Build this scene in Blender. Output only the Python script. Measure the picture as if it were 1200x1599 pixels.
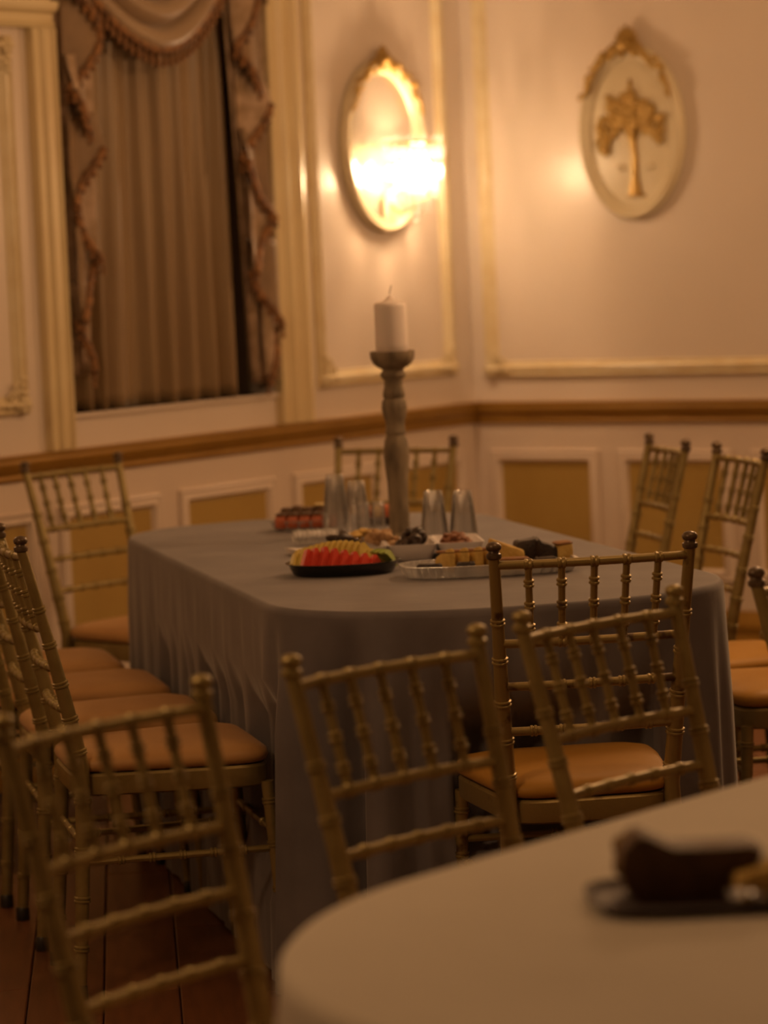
import bpy, math, random
from mathutils import Vector, Matrix
import numpy as np
random.seed(11)
for o in list(bpy.data.objects): bpy.data.objects.remove(o)
sc = bpy.context.scene
COL = sc.collection
PI = math.pi

# ------------------------------------------------------------------ camera
F_PX, CAM_H, PITCH, ROLL = 5028.0, 1.4433, 0.08053, -0.0434
cd = bpy.data.cameras.new('camera')
cam = bpy.data.objects.new('camera', cd); COL.objects.link(cam)
fw = Vector((0, math.cos(PITCH), -math.sin(PITCH))); up0 = Vector((0, math.sin(PITCH), math.cos(PITCH))); rt0 = Vector((1, 0, 0))
rt = math.cos(ROLL)*rt0 + math.sin(ROLL)*up0; up = -math.sin(ROLL)*rt0 + math.cos(ROLL)*up0
m = Matrix((rt, up, -fw)).transposed().to_4x4(); m.translation = (0, 0, CAM_H)
cam.matrix_world = m
cd.sensor_fit = 'VERTICAL'; cd.sensor_height = 36.0; cd.lens = F_PX/1599*36.0
cd.clip_start = .05; cd.clip_end = 60
cd.dof.use_dof = True; cd.dof.focus_distance = 6.0; cd.dof.aperture_fstop = 3.4
sc.camera = cam

# ------------------------------------------------------------------ world, exposure, room lamps
w = bpy.data.worlds.new('world'); sc.world = w; w.use_nodes = True
w.node_tree.nodes['Background'].inputs[0].default_value = (1.0, .55, .28, 1)
w.node_tree.nodes['Background'].inputs[1].default_value = 0.01
sc.view_settings.view_transform = 'Standard'; sc.view_settings.look = 'None'
sc.view_settings.exposure = 0.0; sc.view_settings.gamma = 1.0; sc.view_settings.use_curve_mapping = False
sc.cycles.transparent_max_bounces = 40
sc.cycles.max_bounces = 8
sc.cycles.sample_clamp_indirect = 6.0
WARM = (1.0, .555, .255)
def lamp(name, loc, power, radius, col=WARM):
    l = bpy.data.lights.new(name, 'POINT'); l.energy = power; l.color = col; l.shadow_soft_size = radius
    o = bpy.data.objects.new(name, l); o.location = loc; COL.objects.link(o); return o
# unseen overhead lamps standing for chandeliers, placed to brighten walls, cloths and candle
lamp('overhead_light', (1.3, 7.6, 2.3), 58, .22)
lamp('overhead_light', (-1.5, 3.8, 2.3), 44, .22)
lamp('overhead_light', (.9, 5.0, 2.75), 14, .30)  # added to lift the candle from the front right
# the next wall sconces along both walls, past the picture's edges
lamp('sconce_light', (-1.60, 7.76, 1.75), 5, .08)
lamp('sconce_light', (2.15, 9.35, 1.75), 20, .08)

# ------------------------------------------------------------------ materials
MATS = {}
def mat(name, col, rough=.5, metal=0., col2=None, scale=8., detail=4., mix=(.35,.65), bump=0., bscale=None, stretch=(1,1,1), sheen=0., spec=.5, coat=0., emit=None, sss=0., trans=0., alpha=1.):
    mt = bpy.data.materials.new(name); mt.use_nodes = True
    nt = mt.node_tree; b = nt.nodes['Principled BSDF']
    b.inputs['Base Color'].default_value = (*col, 1); b.inputs['Roughness'].default_value = rough; b.inputs['Metallic'].default_value = metal
    b.inputs['Specular IOR Level'].default_value = spec; b.inputs['Coat Weight'].default_value = coat; b.inputs['Coat Roughness'].default_value = .12
    b.inputs['Sheen Weight'].default_value = sheen; b.inputs['Sheen Roughness'].default_value = .4
    b.inputs['Subsurface Weight'].default_value = sss; b.inputs['Subsurface Radius'].default_value = (.02, .01, .006)
    b.inputs['Transmission Weight'].default_value = trans; b.inputs['Alpha'].default_value = alpha
    if emit: b.inputs['Emission Color'].default_value = (*emit[0], 1); b.inputs['Emission Strength'].default_value = emit[1]
    tc = nt.nodes.new('ShaderNodeTexCoord'); mp = nt.nodes.new('ShaderNodeMapping'); mp.inputs['Scale'].default_value = stretch
    nt.links.new(tc.outputs['Object'], mp.inputs['Vector'])
    if col2:
        n = nt.nodes.new('ShaderNodeTexNoise'); n.inputs['Scale'].default_value = scale; n.inputs['Detail'].default_value = detail
        nt.links.new(mp.outputs[0], n.inputs['Vector'])
        r = nt.nodes.new('ShaderNodeValToRGB'); r.color_ramp.elements[0].position = mix[0]; r.color_ramp.elements[1].position = mix[1]
        r.color_ramp.elements[0].color = (*col, 1); r.color_ramp.elements[1].color = (*col2, 1)
        nt.links.new(n.outputs['Fac'], r.inputs[0]); nt.links.new(r.outputs[0], b.inputs['Base Color'])
    if bump:
        n2 = nt.nodes.new('ShaderNodeTexNoise'); n2.inputs['Scale'].default_value = bscale or scale*3; n2.inputs['Detail'].default_value = 3
        nt.links.new(mp.outputs[0], n2.inputs['Vector'])
        bp = nt.nodes.new('ShaderNodeBump'); bp.inputs['Strength'].default_value = bump; bp.inputs['Distance'].default_value = .004
        nt.links.new(n2.outputs['Fac'], bp.inputs['Height']); nt.links.new(bp.outputs[0], b.inputs['Normal'])
    MATS[name] = mt; return mt
def clear_mat(name, tint=(.97,.97,.97), gloss=.35, rough=.08, diff=.06, face=.45, translucent=False, base=0.):
    mt = bpy.data.materials.new(name); mt.use_nodes = True; nt = mt.node_tree; nt.nodes.clear()
    out = nt.nodes.new('ShaderNodeOutputMaterial'); tr = nt.nodes.new('ShaderNodeBsdfTransparent'); tr.inputs[0].default_value = (*tint, 1)
    gl = nt.nodes.new('ShaderNodeBsdfGlossy'); gl.inputs['Roughness'].default_value = rough; gl.inputs[0].default_value = (1,1,1,1)
    df = nt.nodes.new('ShaderNodeBsdfTranslucent' if translucent else 'ShaderNodeBsdfDiffuse'); df.inputs[0].default_value = (.85,.85,.85,1)
    lw = nt.nodes.new('ShaderNodeLayerWeight'); lw.inputs[0].default_value = face
    ml = nt.nodes.new('ShaderNodeMath'); ml.operation = 'MULTIPLY'; ml.inputs[1].default_value = gloss; ml.operation = 'MULTIPLY_ADD'; ml.inputs[2].default_value = base; nt.links.new(lw.outputs['Fresnel'], ml.inputs[0])
    m1 = nt.nodes.new('ShaderNodeMixShader'); m1.inputs[0].default_value = diff; nt.links.new(tr.outputs[0], m1.inputs[1]); nt.links.new(df.outputs[0], m1.inputs[2])
    m2 = nt.nodes.new('ShaderNodeMixShader'); nt.links.new(ml.outputs[0], m2.inputs[0]); nt.links.new(m1.outputs[0], m2.inputs[1]); nt.links.new(gl.outputs[0], m2.inputs[2])
    nt.links.new(m2.outputs[0], out.inputs[0]); MATS[name] = mt; return mt

mat('wall_cream', (.70,.61,.53), .34, col2=(.73,.64,.56), scale=1.5, spec=.45, bump=.05, bscale=9)
mat('wall_field', (.70,.615,.54), .30, col2=(.74,.65,.57), scale=1.2, spec=.5, bump=.06, bscale=6)
mat('moulding', (.74,.645,.44), .32, col2=(.68,.56,.34), scale=14, spec=.5)
mat('casing', (.72,.61,.37), .33, col2=(.67,.54,.31), scale=4, spec=.5)
mat('rail_gold', (.36,.195,.03), .42, col2=(.30,.155,.02), scale=5, metal=.15)
mat('inset_gold', (.48,.325,.09), .5, col2=(.43,.28,.07), scale=3, metal=.1)
mat('wainscot', (.70,.59,.50), .4, col2=(.74,.63,.53), scale=2, spec=.4)
mat('ceiling_paint', (.7,.64,.55), .7, col2=(.66,.6,.52), scale=1)
mat('floor_base', (.05,.022,.012), .6, col2=(.07,.03,.014), scale=4)
for i, c in enumerate([(.18,.07,.027),(.155,.06,.022),(.205,.082,.032)]):
    mat('plank_%d' % i, c, .36, col2=tuple(x*.72 for x in c), scale=5, stretch=(9,1,1), spec=.4, bump=.04, bscale=12)
mat('chair_gold', (.32,.25,.098), .36, metal=.45, col2=(.245,.185,.066), scale=22, mix=(.42,.7), bump=.12, bscale=160)
mat('chair_gold_worn', (.32,.24,.088), .36, metal=.45, col2=(.10,.06,.03), scale=18, mix=(.60,.68), bump=.12, bscale=160)
mat('finial_dark', (.16,.11,.065), .32, metal=.35, col2=(.07,.045,.03), scale=40)
mat('foot_cap', (.02,.018,.016), .4, col2=(.035,.03,.025), scale=30)
mat('cushion_peach', (.52,.30,.115), .46, col2=(.47,.26,.095), scale=5, spec=.35, sheen=.1, bump=.06, bscale=60)
mat('cushion_gold', (.47,.25,.045), .50, col2=(.42,.215,.035), scale=5, spec=.25, sheen=.03, bump=.06, bscale=60)
mat('velvet', (.135,.126,.138), .7, col2=(.185,.172,.186), scale=5, detail=6, sheen=.32, spec=.25, bump=.10, bscale=40)
mat('linen', (.58,.54,.47), .75, col2=(.54,.50,.43), scale=3, sheen=.1, spec=.2, bump=.03, bscale=120)
mat('curtain_brown', (.29,.20,.105), .42, col2=(.25,.165,.085), scale=3, sheen=.3, stretch=(6,6,.6))
mat('swag_cloth', (.36,.26,.165), .42, col2=(.31,.22,.14), scale=6, sheen=.3)
mat('jabot_cloth', (.44,.315,.22), .6, col2=(.27,.18,.10), scale=16, mix=(.4,.6), sheen=.2)
mat('jabot_lining', (.27,.175,.095), .6, col2=(.20,.125,.065), scale=10, sheen=.2)
mat('fringe', (.33,.16,.06), .7, col2=(.13,.065,.03), scale=45, mix=(.4,.6), bump=.8, bscale=160)
mat('window_dark', (.02,.016,.014), .15, col2=(.03,.024,.02), scale=2)
mat('plaque', (.69,.61,.44), .36, col2=(.63,.54,.36), scale=5)
mat('gilt', (.46,.30,.085), .36, metal=.4, col2=(.34,.21,.05), scale=30, bump=.3, bscale=80)
mat('mirror_glass', (.80,.74,.66), .13, metal=.72, col2=(.76,.69,.60), scale=4)
mat('brass', (.75,.52,.22), .22, metal=1., col2=(.6,.4,.15), scale=20)
mat('bulb_glow', (1,.9,.7), .3, emit=((1.,.72,.42), 95.), col2=(1,.88,.66), scale=3)
mat('candle_sleeve', (.8,.74,.62), .4, col2=(.75,.68,.55), scale=8)
mat('candle_wax', (.84,.76,.72), .45, col2=(.80,.72,.68), scale=6, sss=.15)
mat('wick', (.10,.08,.06), .8, col2=(.2,.16,.12), scale=60)
mat('whitewash', (.29,.225,.145), .7, col2=(.13,.10,.065), scale=16, detail=8, mix=(.40,.66), stretch=(2.2,2.2,.6), bump=.25, bscale=50)
mat('tray_black', (.012,.013,.012), .22, col2=(.02,.02,.018), scale=8, coat=.3)
mat('tray_white', (.82,.78,.78), .35, col2=(.77,.73,.73), scale=5)
mat('melon_red', (.72,.085,.05), .35, col2=(.62,.06,.035), scale=45, sss=.05)
mat('melon_yellow', (.62,.50,.13), .35, col2=(.55,.41,.09), scale=40)
mat('melon_green', (.42,.52,.13), .35, col2=(.30,.42,.08), scale=30)
mat('rind', (.14,.22,.05), .4, col2=(.3,.34,.12), scale=30)
mat('date_brown', (.022,.012,.009), .32, col2=(.04,.02,.013), scale=60, bump=.5, bscale=120)
mat('almond', (.26,.11,.05), .5, col2=(.19,.075,.035), scale=50, bump=.3, bscale=150)
mat('walnut', (.50,.32,.16), .6, col2=(.36,.21,.10), scale=60, bump=.6, bscale=120)
mat('chip_yellow', (.58,.40,.12), .5, col2=(.48,.30,.08), scale=40)
mat('cake_yellow', (.66,.46,.13), .7, col2=(.52,.32,.08), scale=40, bump=.4, bscale=150)
mat('cake_crust', (.30,.14,.045), .6, col2=(.2,.085,.03), scale=30)
mat('chocolate', (.020,.012,.009), .55, col2=(.036,.02,.014), scale=60, bump=.7, bscale=140)
mat('choc_cake', (.10,.046,.014), .6, col2=(.065,.028,.009), scale=40, bump=.4, bscale=90)
mat('cake_green', (.22,.13,.03), .6, col2=(.15,.08,.015), scale=30, bump=.4, bscale=90)
mat('salmon', (.60,.17,.075), .5, col2=(.50,.12,.05), scale=40)
mat('cream_bit', (.62,.48,.2), .5, col2=(.5,.36,.12), scale=40)
mat('paper_white', (.82,.77,.74), .6, col2=(.76,.70,.67), scale=12)
mat('plate_dark', (.055,.04,.042), .62, col2=(.08,.06,.06), scale=10)
clear_mat('plastic_clear', tint=(.99,.99,.99), gloss=.6, rough=.10, diff=.05, face=.30, base=.08)
clear_mat('plastic_hazy', gloss=.6, rough=.2, diff=.30, face=.4)
clear_mat('plastic_tray', gloss=.7, rough=.15, diff=.42, face=.4)
clear_mat('crystal', tint=(.98,.96,.93), gloss=.8, rough=.05, diff=.32, face=.5, translucent=True)

# ------------------------------------------------------------------ mesh builder
class MB:
    def __init__(s): s.v = []; s.f = []
    def add(s, vs, fs):
        n = len(s.v); s.v += [tuple(x) for x in vs]; s.f += [tuple(i+n for i in f) for f in fs]; return s
    def box(s, a, b):
        (x0,y0,z0),(x1,y1,z1) = a, b
        return s.add([(x0,y0,z0),(x1,y0,z0),(x1,y1,z0),(x0,y1,z0),(x0,y0,z1),(x1,y0,z1),(x1,y1,z1),(x0,y1,z1)],
                     [(0,3,2,1),(4,5,6,7),(0,1,5,4),(1,2,6,5),(2,3,7,6),(3,0,4,7)])
    def bevbox(s, a, b, r):
        # box with chamfered vertical and horizontal edges (rounded look)
        (x0,y0,z0),(x1,y1,z1) = a, b
        def ring(i, z):
            return [(x0+r+0,y0+i,z),(x1-r,y0+i,z),(x1-i,y0+r,z),(x1-i,y1-r,z),(x1-r,y1-i,z),(x0+r,y1-i,z),(x0+i,y1-r,z),(x0+i,y0+r,z)]
        return s.loft([ring(r*.8,z0), ring(0,z0+r), ring(0,z1-r), ring(r*.8,z1)], closed=True)
    def loft(s, rings, closed=True, cap=True, capend=None):
        n = len(rings[0]); vs = [p for r in rings for p in r]; fs = []
        for k in range(len(rings)-1):
            for i in range(n if closed else n-1):
                j = (i+1) % n
                fs.append((k*n+i, k*n+j, (k+1)*n+j, (k+1)*n+i))
        if cap and closed:
            fs.append(tuple(range(n-1,-1,-1))); fs.append(tuple((len(rings)-1)*n+i for i in range(n)))
        return s.add(vs, fs)
    def tube(s, pts, rad, n=10, cap=True, flat=1.):
        pts = [Vector(p) for p in pts]; rings = []
        if not hasattr(rad, '__len__'): rad = [rad]*len(pts)
        u = None
        for i, p in enumerate(pts):
            d = (pts[min(i+1,len(pts)-1)] - pts[max(i-1,0)])
            d = d.normalized() if d.length > 1e-9 else Vector((0,0,1))
            if u is None: u = d.orthogonal().normalized()
            u = (u - d*u.dot(d)); u = u.normalized() if u.length > 1e-6 else d.orthogonal().normalized()
            v = d.cross(u)
            rings.append([tuple(p + rad[i]*(math.cos(a)*u + flat*math.sin(a)*v)) for a in [2*PI*k/n for k in range(n)]])
        return s.loft(rings, cap=cap)
    def lathe(s, prof, n=24, c=(0,0,0), cap=True):
        return s.loft([[(c[0]+r*math.cos(2*PI*k/n), c[1]+r*math.sin(2*PI*k/n), c[2]+z) for k in range(n)] for r, z in prof], cap=cap)
    def ball(s, c, r, n=10, m_=6, sc_=(1,1,1), rot=None):
        vs = []; fs = []
        for i in range(m_+1):
            th = PI*i/m_
            for k in range(n):
                q = Vector((sc_[0]*r*math.sin(th)*math.cos(2*PI*k/n), sc_[1]*r*math.sin(th)*math.sin(2*PI*k/n), sc_[2]*r*math.cos(th)))
                if rot: q = rot @ q
                vs.append((c[0]+q.x, c[1]+q.y, c[2]+q.z))
        for i in range(m_):
            for k in range(n): fs.append((i*n+k, (i+1)*n+k, (i+1)*n+(k+1)%n, i*n+(k+1)%n))
        return s.add(vs, fs)
    def prism(s, poly, f0, f1):
        # poly 2D; f0/f1 map 2D -> 3D for both faces
        n = len(poly); a = [f0(*q) for q in poly]; b = [f1(*q) for q in poly]
        return s.add(a+b, [tuple(range(n-1,-1,-1)), tuple(range(n,2*n))] + [(i,(i+1)%n,n+(i+1)%n,n+i) for i in range(n)])
    def grid(s, fn, nu, nv, closed=False):
        vs = [fn(i/(nu-(0 if closed else 1)), j/(nv-1)) for j in range(nv) for i in range(nu)]; fs = []
        for j in range(nv-1):
            for i in range(nu if closed else nu-1):
                k = (i+1) % nu; fs.append((j*nu+i, j*nu+k, (j+1)*nu+k, (j+1)*nu+i))
        return s.add(vs, fs)
    def mesh(s, name, material, smooth=True, angle=40):
        me = bpy.data.meshes.new(name); me.from_pydata(s.v, [], s.f); me.update()
        import bmesh
        bm = bmesh.new(); bm.from_mesh(me); bmesh.ops.remove_doubles(bm, verts=bm.verts, dist=1e-6); bmesh.ops.recalc_face_normals(bm, faces=bm.faces); bm.to_mesh(me); bm.free()
        if material: me.materials.append(MATS[material])
        if smooth:
            for p in me.polygons: p.use_smooth = True
            try: me.set_sharp_from_angle(angle=math.radians(angle))
            except Exception: pass
        return me
    def build(s, name, material, parent=None, smooth=True, angle=40, loc=None, rotz=0):
        return mobj(name, s.mesh(name, material, smooth, angle), parent, loc, rotz)
def mobj(name, me, parent=None, loc=None, rotz=0, rot=None):
    o = bpy.data.objects.new(name, me); COL.objects.link(o)
    if parent: o.parent = parent
    if loc is not None: o.location = loc
    if rotz: o.rotation_euler = (0,0,rotz)
    if rot: o.rotation_euler = rot
    return o
def empty(name, loc=(0,0,0), rotz=0):
    o = bpy.data.objects.new(name, None); COL.objects.link(o); o.location = loc; o.rotation_euler = (0,0,rotz); o.empty_display_size = .05; return o
def tag(o, label, cat, group=None, kind=None):
    o['label'] = label; o['category'] = cat
    if group: o['group'] = group
    if kind: o['kind'] = kind
    return o
def struct(o): o['kind'] = 'structure'; return o
def copy_tree(o, parent=None):
    c = o.copy(); COL.objects.link(c); c.parent = parent
    for ch in list(o.children): copy_tree(ch, c)
    return c
def solidify(o, t, off=0):
    md = o.modifiers.new('thickness', 'SOLIDIFY'); md.thickness = t; md.offset = off; return o

# ------------------------------------------------------------------ room
C0 = Vector((.323, 10.945, 0)); AR, AL = math.radians(-37), math.radians(56)
tR = Vector((math.cos(AR), math.sin(AR), 0)); tL = -Vector((math.cos(AL), math.sin(AL), 0))
nR = Vector((-.6018, -.7986, 0)); nL = Vector((math.sin(AL), -math.cos(AL), 0))
LR, LL, ZC = 9.5, 12.5, 3.3
class Wall:
    def __init__(s, left): s.left = left; s.sg = -1 if left else 1; s.rz = AL if left else AR; s.t = tL if left else tR; s.n = nL if left else nR
    def P(s, t, z, d=0): return C0 + s.t*t + s.n*d + Vector((0,0,z))
    def l(s, t, z, d): return (s.sg*t, -d, z)      # local coordinates (wall frame)
WL, WR = Wall(True), Wall(False)
def wall_at(W, name, t, z, d=0):
    return empty(name, W.P(t, z, d), W.rz)

# left wall with the window opening
mb = MB(); q = WL.l
OT0, OT1, OZ0, OZ1 = 1.15, 2.165, 1.022, 2.75
for (a, b, c, d_) in [(0,OT0,0,ZC),(OT1,LL,0,ZC),(OT0,OT1,0,OZ0),(OT0,OT1,OZ1,ZC)]:
    p0, p1 = q(a, c, 0), q(b, d_, -.20)
    mb.box(tuple(map(min, zip(p0, p1))), tuple(map(max, zip(p0, p1))))
struct(mb.build('wall_left', 'wall_field', loc=C0, rotz=WL.rz, smooth=False))
mb = MB(); p0, p1 = WR.l(-.3, 0, 0), WR.l(LR, ZC, -.2)
mb.box(tuple(map(min, zip(p0, p1))), tuple(map(max, zip(p0, p1))))
struct(mb.build('wall_right', 'wall_field', loc=C0, rotz=WR.rz, smooth=False))
# far sides of the hall, behind the camera
cA, cB = C0 + tR*LR, C0 + tL*LL; cD = cA + tL*LL
def plain_wall(name, a, b, inward):
    d = (b-a); L = d.length; mb = MB(); mb.box((-.2, 0, 0), (L+.2, .2, ZC))
    o = mb.build(name, 'wall_field', smooth=False, loc=a, rotz=math.atan2(d.y, d.x)); struct(o); return o
plain_wall('wall_near', cB, cD, None); 
o = plain_wall('wall_rear', cD, cA, None)
mb = MB(); mb.add([tuple(v+Vector((0,0,z))) for z in (ZC, ZC+.15) for v in (C0, cA, cD, cB)], [(0,1,2,3),(7,6,5,4),(0,4,5,1),(1,5,6,2),(2,6,7,3),(3,7,4,0)])
struct(mb.build('ceiling', 'ceiling_paint', smooth=False))
mb = MB(); mb.add([tuple(v+Vector((0,0,z))) for z in (-.16, -.012) for v in (C0, cA, cD, cB)], [(0,1,2,3),(7,6,5,4),(0,4,5,1),(1,5,6,2),(2,6,7,3),(3,7,4,0)])
floor = struct(mb.build('floor', 'floor_base', smooth=False))
# floor boards
PW, PL = .150, 1.25; PA = math.radians(4.5)
mb = MB(); g = .0016
mb.loft([[(-PW/2+g,-PL/2+g,-.012),(PW/2-g,-PL/2+g,-.012),(PW/2-g,PL/2-g,-.012),(-PW/2+g,PL/2-g,-.012)],
         [(-PW/2+g,-PL/2+g,-.002),(PW/2-g,-PL/2+g,-.002),(PW/2-g,PL/2-g,-.002),(-PW/2+g,PL/2-g,-.002)],
         [(-PW/2+2.5*g,-PL/2+2.5*g,0),(PW/2-2.5*g,-PL/2+2.5*g,0),(PW/2-2.5*g,PL/2-2.5*g,0),(-PW/2+2.5*g,PL/2-2.5*g,0)]])
pm = [mb.mesh('plank', 'plank_%d' % i, smooth=False) for i in range(3)]
ca, sa = math.cos(PA), math.sin(PA)
for i in range(-15, 17):
    off = (i*.47) % 1.0
    for j in range(2, 10):
        u, v = (i+.5)*PW, (j+off)*PL
        P = Vector((u*ca - v*sa + .35, u*sa + v*ca, 0))
        r = P - C0
        if (r.dot(nR) < .75) or (r.dot(nL) < .72) : continue
        mobj('plank', random.choice(pm), floor, loc=P, rotz=PA)

# ---- chair rails, baseboards
def prof_bar(W, name, t0, t1, prof, material, parent=None, base=(0,0)):
    # prof: list of (d,z) ; extruded along t
    mb = MB(); a = [W.l(t0, z, d) for d, z in prof]; b = [W.l(t1, z, d) for d, z in prof]
    mb.loft([a, b]); return mb.build(name, material, parent, loc=(C0 if not parent else None), rotz=(W.rz if not parent else 0), angle=30)
RAILP = [(0,.848),(.012,.850),(.018,.858),(.014,.868),(.022,.878),(.030,.892),(.034,.902),(.030,.912),(.036,.916),(.036,.922),(0,.924)]
BASEP = [(0,0),(.022,0),(.022,.15),(.017,.165),(.024,.185),(.020,.21),(.010,.228),(.008,.240),(0,.242)]
TRN = [0]
def trim_name(): TRN[0] += 1; return 'trim_%d' % TRN[0]
struct(prof_bar(WL, trim_name(), 0.0, 5.5, RAILP, 'rail_gold'))
struct(prof_bar(WR, trim_name(), 0.0, 5.5, RAILP, 'rail_gold'))
struct(prof_bar(WL, 'baseboard_left', 0.0, 5.5, BASEP, 'rail_gold'))
struct(prof_bar(WR, 'baseboard_right', 0.0, 5.5, BASEP, 'rail_gold'))
# pale lower dado face between rail and baseboard
for W in (WL, WR):
    mb = MB(); p0, p1 = W.l(0, .24, 0), W.l(5.5, .849, .004); mb.box(tuple(map(min, zip(p0, p1))), tuple(map(max, zip(p0, p1))))
    struct(mb.build(trim_name(), 'wainscot', loc=C0, rotz=W.rz, smooth=False))

def frame_loop(W, t0, t1, z0, z1, prof):
    # mitred picture-frame moulding; prof: (inset from outer edge, depth)
    rings = []
    mb = MB()
    for (i, d) in prof:
        rings.append([W.l(t0+i, z0+i, d), W.l(t1-i, z0+i, d), W.l(t1-i, z1-i, d), W.l(t0+i, z1-i, d)])
    mb.loft(rings, cap=False)
    return mb
def wainscot_panel(W, t0, t1, z0, z1):
    e = empty(trim_name(), C0, W.rz); struct(e)
    mw = .042
    frame_loop(W, t0-mw, t1+mw, z0-mw, z1+mw, [(0,.004),(0,.014),(.006,.020),(.014,.016),(.022,.020),(.030,.022),(.036,.012),(.042,.006)]).build('moulding', 'wainscot', e, angle=25)
    mb = MB(); p0, p1 = W.l(t0-.004, z0-.004, .002), W.l(t1+.004, z1+.004, .0075); mb.box(tuple(map(min, zip(p0, p1))), tuple(map(max, zip(p0, p1))))
    mb.build('inset_panel', 'inset_gold', e, smooth=False)
for a, b in [(.14,.47),(.655,1.05),(1.237,1.635),(1.815,2.195),(2.38,2.76),(2.95,3.33)]: wainscot_panel(WL, a, b, .36, .722)
for k in range(6): wainscot_panel(WR, .112+.507*k, .461+.507*k, .375, .718)

# ---- tall panel mouldings with corner rosettes
TALLP = [(0,.0),(0,.010),(.006,.018),(.013,.012),(.019,.014),(.028,.022),(.036,.018),(.041,.008),(.047,.008),(.052,0)]
def rosette(W, e, t, z, st, sz):
    mb = MB()
    # leafy corner scroll: a cluster of overlapping petals and two curls
    for k in range(6):
        a = 2*PI*k/6; mb.ball(W.l(t+.016*math.cos(a), z+.016*math.sin(a), .020), .012, 8, 5)
    mb.ball(W.l(t, z, .026), .012, 10, 6)
    for k, (dx, dz) in enumerate([(.034,0),(.054,.004),(.070,0),(0,.034),(.004,.054),(0,.072)]):
        mb.ball(W.l(t+st*dx, z+sz*dz, .019), .013-.0013*(k%3), 8, 5)
    for k in range(9):
        a = k/8*PI*1.6; r = .016*(1-k/14)
        mb.ball(W.l(t+st*(.044+r*math.cos(a)), z+sz*(.022+r*math.sin(a)), .018), .006, 6, 4)
        mb.ball(W.l(t+st*(.022+r*math.sin(a)), z+sz*(.046+r*math.cos(a)), .018), .006, 6, 4)
    mb.build('corner_ornament', 'moulding', e)
def tall_panel(W, t0, t1, z0, z1):
    e = empty(trim_name(), C0, W.rz); struct(e)
    frame_loop(W, t0, t1, z0, z1, TALLP).build('moulding', 'moulding', e, angle=25)
    for (t, st) in ((t0+.026,1),(t1-.026,-1)):
        for (z, s2) in ((z0+.026,1),(z1-.026,-1)): rosette(W, e, t, z, st, s2)
tall_panel(WL, .125, .925, 1.022, 2.85)
tall_panel(WR, .060, 2.60, 1.006, 2.85)
tall_panel(WL, 2.345, 3.50, 1.035, 2.085)
# window casings and head
def casing(W, t0, t1, z0, z1):
    e = empty(trim_name(), C0, W.rz); struct(e); w_ = t1-t0
    pr = [(0,0),(0,.030),(.14,.036),(.20,.026),(.42,.024),(.50,.034),(.58,.034),(.66,.022),(.84,.020),(.90,.032),(1,.030),(1,0)]
    mb = MB(); a = [W.l(t0+x*w_, z0, d) for x, d in pr]; b = [W.l(t0+x*w_, z1, d) for x, d in pr]; mb.loft([a, b]); mb.build('pilaster', 'casing', e, angle=25)
casing(WL, .985, 1.15, .925, 2.95); casing(WL, 2.165, 2.268, .925, 2.108)
e = empty(trim_name(), C0, WL.rz); struct(e)
mb = MB(); a = [(0,2.108),(.03,2.108),(.036,2.118),(.028,2.128),(.028,2.148),(.045,2.156),(.052,2.172),(.052,2.182),(0,2.182)]
mb.loft([[WL.l(2.175, z, d) for d, z in a], [WL.l(5, z, d) for d, z in a]]); mb.build('head_moulding', 'casing', e, angle=25)
mb = MB(); p0, p1 = WL.l(2.175, 2.182, 0), WL.l(5, 2.95, .022); mb.box(tuple(map(min, zip(p0, p1))), tuple(map(max, zip(p0, p1)))); mb.build('head_board', 'casing', e, smooth=False)

# ---- window behind the drapes
e = empty('window_1', C0, WL.rz); struct(e)
mb = MB(); p0, p1 = WL.l(OT0, OZ0, -.19), WL.l(OT1, OZ1, -.185); mb.box(tuple(map(min, zip(p0, p1))), tuple(map(max, zip(p0, p1)))); mb.build('pane', 'window_dark', e, smooth=False)
mb = MB(); p0, p1 = WL.l(OT0, OZ0-.012, -.19), WL.l(OT1, OZ0, .012); mb.box(tuple(map(min, zip(p0, p1))), tuple(map(max, zip(p0, p1)))); mb.build('sill', 'wall_cream', e, smooth=False)

# ------------------------------------------------------------------ drapery
def drape_fn(ta, tb, za, zb, d0, amp, npl, seed, flare=.0):
    rnd = random.Random(seed); ph = [rnd.uniform(0, 6.28) for _ in range(4)]
    def fn(u, v):
        z = za + (zb-za)*v; low = max(0, 1-v*2.2)
        x = u + .012*math.sin(u*17+ph[0])*(1+low) + .012*low*math.sin(7*u+ph[1])
        t = ta + (tb-ta)*x
        k = npl*2*PI*(u + .03*math.sin(u*11+ph[2]))
        dd = amp*(math.sin(k)*.7 + .3*math.sin(2*k+ph[3]+v)) * (.75+.45*low+.2*math.sin(3*v+u*9)) + .016*math.sin(u*13+ph[1]+v*1.2)
        return WL.l(t, z, d0+dd)
    return fn
cu = empty('curtain', WL.P(1.65, 1.03, -.09), WL.rz)
def wl_local(parent_t, parent_z, parent_d, pt):
    return (pt[0] - WL.sg*parent_t, pt[1] + parent_d, pt[2] - parent_z)
def wl_build(mb, name, material, par, t, z, d, **k):
    mb.v = [wl_local(t, z, d, p) for p in mb.v]; return mb.build(name, material, par, **k)
mb = MB(); mb.grid(drape_fn(1.30, 2.14, 1.0235, 2.74, -.036, .024, 8, 3), 180, 40)
solidify(wl_build(mb, 'drape', 'curtain_brown', cu, 1.65, 1.03, -.09, angle=180), .002)
mb = MB(); mb.tube([WL.l(1.16, 2.74, -.055), WL.l(2.155, 2.74, -.055)], .012); wl_build(mb, 'rod', 'brass', cu, 1.65, 1.03, -.09)
tag(cu, 'brown satin curtain hanging in soft pleats inside the window recess', 'curtain')

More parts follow.
